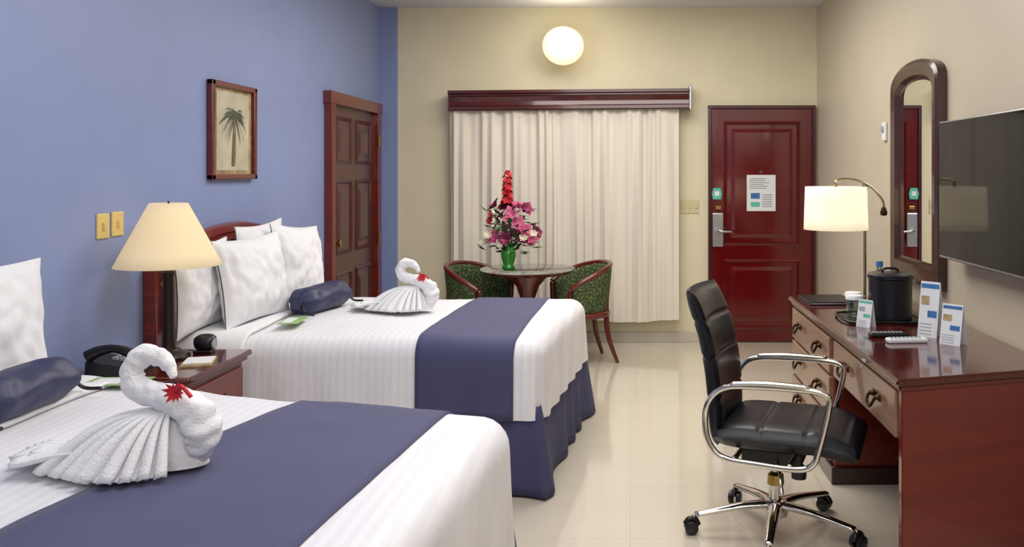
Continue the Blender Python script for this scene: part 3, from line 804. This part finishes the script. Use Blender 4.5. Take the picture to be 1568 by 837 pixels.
box('cover_bottom', (-.13, .13), (-.15, .15), (0, .006), m_black, f, .002); box('pages', (-.12, .12), (-.14, .14), (.006, .014), m_paper, f, 0)
box('cover_top', (-.13, .13), (-.15, .15), (.014, .02), m_black, f, .002)
def remote(name, loc, rz, L, mat, mk):
    e = E(name, loc, rz); box('body', (-L/2, L/2), (-.024, .024), (0, .02), mat, e, .007)
    for i in range(8):
        for j in range(3): box('key_%d%d' % (i, j), (-L*.42+i*L*.1, -L*.42+i*L*.1+.01), (-.016+j*.012, -.009+j*.012), (.02, .023), mk, e, .001)
remote('remote_control', (1.17, 3.97, dz), .05, .18, m_black, m_grey)
remote('remote_control', (1.21, 3.84, dz), .1, .18, m_paper, m_grey)

# ---------------------------------------------------------------- office chair
c = E('office_chair', (.61, 3.68, 0), radians(-19))
def seatf(side):
    def g(u, v):
        s, q = 2*u-1, 2*v-1
        x = .075+s*.285; y = q*.255*(1-.06*max(0, s)**2)
        e_ = (max(0, 1-abs(s)**6)**.4)*(max(0, 1-abs(q)**6)**.4)
        z = .445+side*.055*e_
        z -= .05*max(0, s-.4)**1.5*1.6
        if side > 0:
            z += -.01*cos(q*pi/2)*(s < .8)
            for gk in (-.35, .3): z -= .008*math.exp(-((s-gk)/.03)**2)*e_
        return Vector((x, y, z))
    return g
a = grid('seat_top', 60, 30, seatf(1), m_leather, c); b = grid('seat_bottom', 24, 24, seatf(-1), m_leather, c)
join('seat', [a, b], c)
def backf(side):
    def g(u, v):
        s, q = 2*u-1, 2*v-1
        z = .71+q*.31
        cx = -.235-.10*v+.03*sin(pi*v)+(-.05*max(0, v-.7))
        cx += .035*s*s
        y = s*.225*(1-.08*abs(q)**3)
        e_ = (max(0, 1-abs(s)**7)**.4)*(max(0, 1-abs(q)**8)**.4)
        th = .034*e_
        for gk in (-.42, .12, .58): th -= .010*math.exp(-((q-gk)/.022)**2)*e_
        return Vector((cx+side*max(th, 0), y, z))
    return g
a = grid('back_front', 26, 80, backf(1), m_leather, c); b = grid('back_rear', 26, 80, backf(-1), m_leather, c)
join('backrest', [a, b], c)
for s in (-1, 1):
    y = s*.285
    tube('arm_loop_%d' % (s+1), [(-.235, y*.96, .52), (-.215, y, .60), (-.15, y, .655), (-.02, y, .668), (.18, y, .668), (.245, y, .65), (.25, y, .60), (.215, y, .45), (.19, y, .385), (.13, y, .362), (-.03, y, .365), (-.16, y*.97, .375), (-.22, y*.96, .43)], .0125, m_mtl, c, closed=True, sub=5, seg=12)
    tube('arm_pad_%d' % (s+1), [(-.13, y, .672), (0, y, .682), (.18, y, .682)], [.012, .014, .012], m_mtl, c, flat=(1.3, .7))
tube('cross_bar_front', [(.10, -.285, .366), (.10, 0, .362), (.10, .285, .366)], .011, m_mtl, c)
tube('cross_bar_back', [(-.12, -.277, .37), (-.12, 0, .366), (-.12, .277, .37)], .011, m_mtl, c)
box('tilt_mechanism', (-.13, .12), (-.09, .09), (.295, .37), m_black, c, .015)
tube('tilt_lever', [(.02, -.08, .33), (.05, -.2, .315), (.07, -.27, .25)], [.006, .006, .009], m_mtl, c)
lathe('tension_knob', [(0, 0), (.03, 0), (.033, .04), (.02, .055), (0, .055)], m_black, c, T=RT((.1, -.02, .24)))
lathe('gas_column', [(0, .08), (.028, .08), (.028, .2), (.015, .2), (.015, .31), (0, .31)], m_mtl, c, seg=24)
lathe('column_boot', [(0, .2), (.036, .2), (.033, .24), (.02, .25), (0, .25)], m_gold, c, seg=24)
lathe('hub', [(0, .07), (.05, .07), (.055, .09), (.045, .135), (.03, .14), (0, .14)], m_mtl, c, seg=24)
for k in range(5):
    a = radians(184+19+72*k); ca, sa = cos(a), sin(a)
    tube('star_arm_%d' % k, [(.03*ca, .03*sa, .115), (.15*ca, .15*sa, .108), (.34*ca, .34*sa, .078)], [.03, .025, .018], m_mtl, c, flat=(1, .6))
    T = RT((.345*ca, .345*sa, 0), rz=a+.6*k)
    q = []
    for s in (-1, 1):
        q.append(lathe('w', [(0, -.011), (.02, -.011), (.028, -.007), (.028, .007), (.02, .011), (0, .011)], m_black, c, T=T @ RT((.012, s*.018, .0285), rx=pi/2), seg=20))
    q.append(tube('h', [(-.018, 0, .035), (-.005, 0, .058), (.02, 0, .06), (.036, 0, .04)], .012, m_black, c, T=T))
    q.append(tube('p', [(0, 0, .05), (0, 0, .08)], .006, m_mtl, c, T=T))
    join('caster_%d' % k, q, c)

# ---------------------------------------------------------------- lights
def area(name, loc, sx, sy, w, colr=(1, .96, .9), rot=(0, 0, 0)):
    L = bpy.data.lights.new(name, 'AREA'); L.shape = 'RECTANGLE'; L.size = sx; L.size_y = sy; L.energy = w; L.color = colr
    o = bpy.data.objects.new(name, L); o.location = loc; o.rotation_euler = rot; col.objects.link(o); return o
def point(name, loc, w, r=.05, colr=(1, .88, .68)):
    L = bpy.data.lights.new(name, 'POINT'); L.energy = w; L.shadow_soft_size = r; L.color = colr
    o = bpy.data.objects.new(name, L); o.location = loc; col.objects.link(o); return o
area('added_fill_1', (-.1, 5.6, 2.93), 1.8, 2.0, 76)  # added fill under the ceiling, no fixture: brightens the far half
area('added_fill_2', (-.2, 2.6, 2.93), 2.0, 2.0, 50, (1, .98, .97))  # unseen fill added over the beds to lift the middle of the room
area('added_fill_3', (.1, -.6, 2.7), 2.6, 1.2, 48, (1, .98, .97), (radians(65), 0, 0))  # front fill added behind the camera, tilted into the room
point('globe_bulb', (-.58, 7.33, 2.62), 8, .1, (1, .9, .7))
point('table_lamp_bulb', (-2.0, 3.80, 1.20), 9, .03)
point('desk_lamp_bulb', (1.20, 5.12, 1.32), 8, .03)
w = bpy.data.worlds.new('world'); scene.world = w; w.use_nodes = True
w.node_tree.nodes['Background'].inputs[0].default_value = (.8, .85, 1, 1); w.node_tree.nodes['Background'].inputs[1].default_value = .4

# ---------------------------------------------------------------- camera
cd = bpy.data.cameras.new('camera'); cam = bpy.data.objects.new('camera', cd); col.objects.link(cam)
cam.location = (0, 0, 1.5); cam.rotation_euler = (pi/2, 0, 0)
cd.sensor_width = 36; cd.lens = 36*1343/1568; cd.shift_x = -181/1568; cd.shift_y = -153.5/1568; cd.clip_start = .02
scene.camera = cam
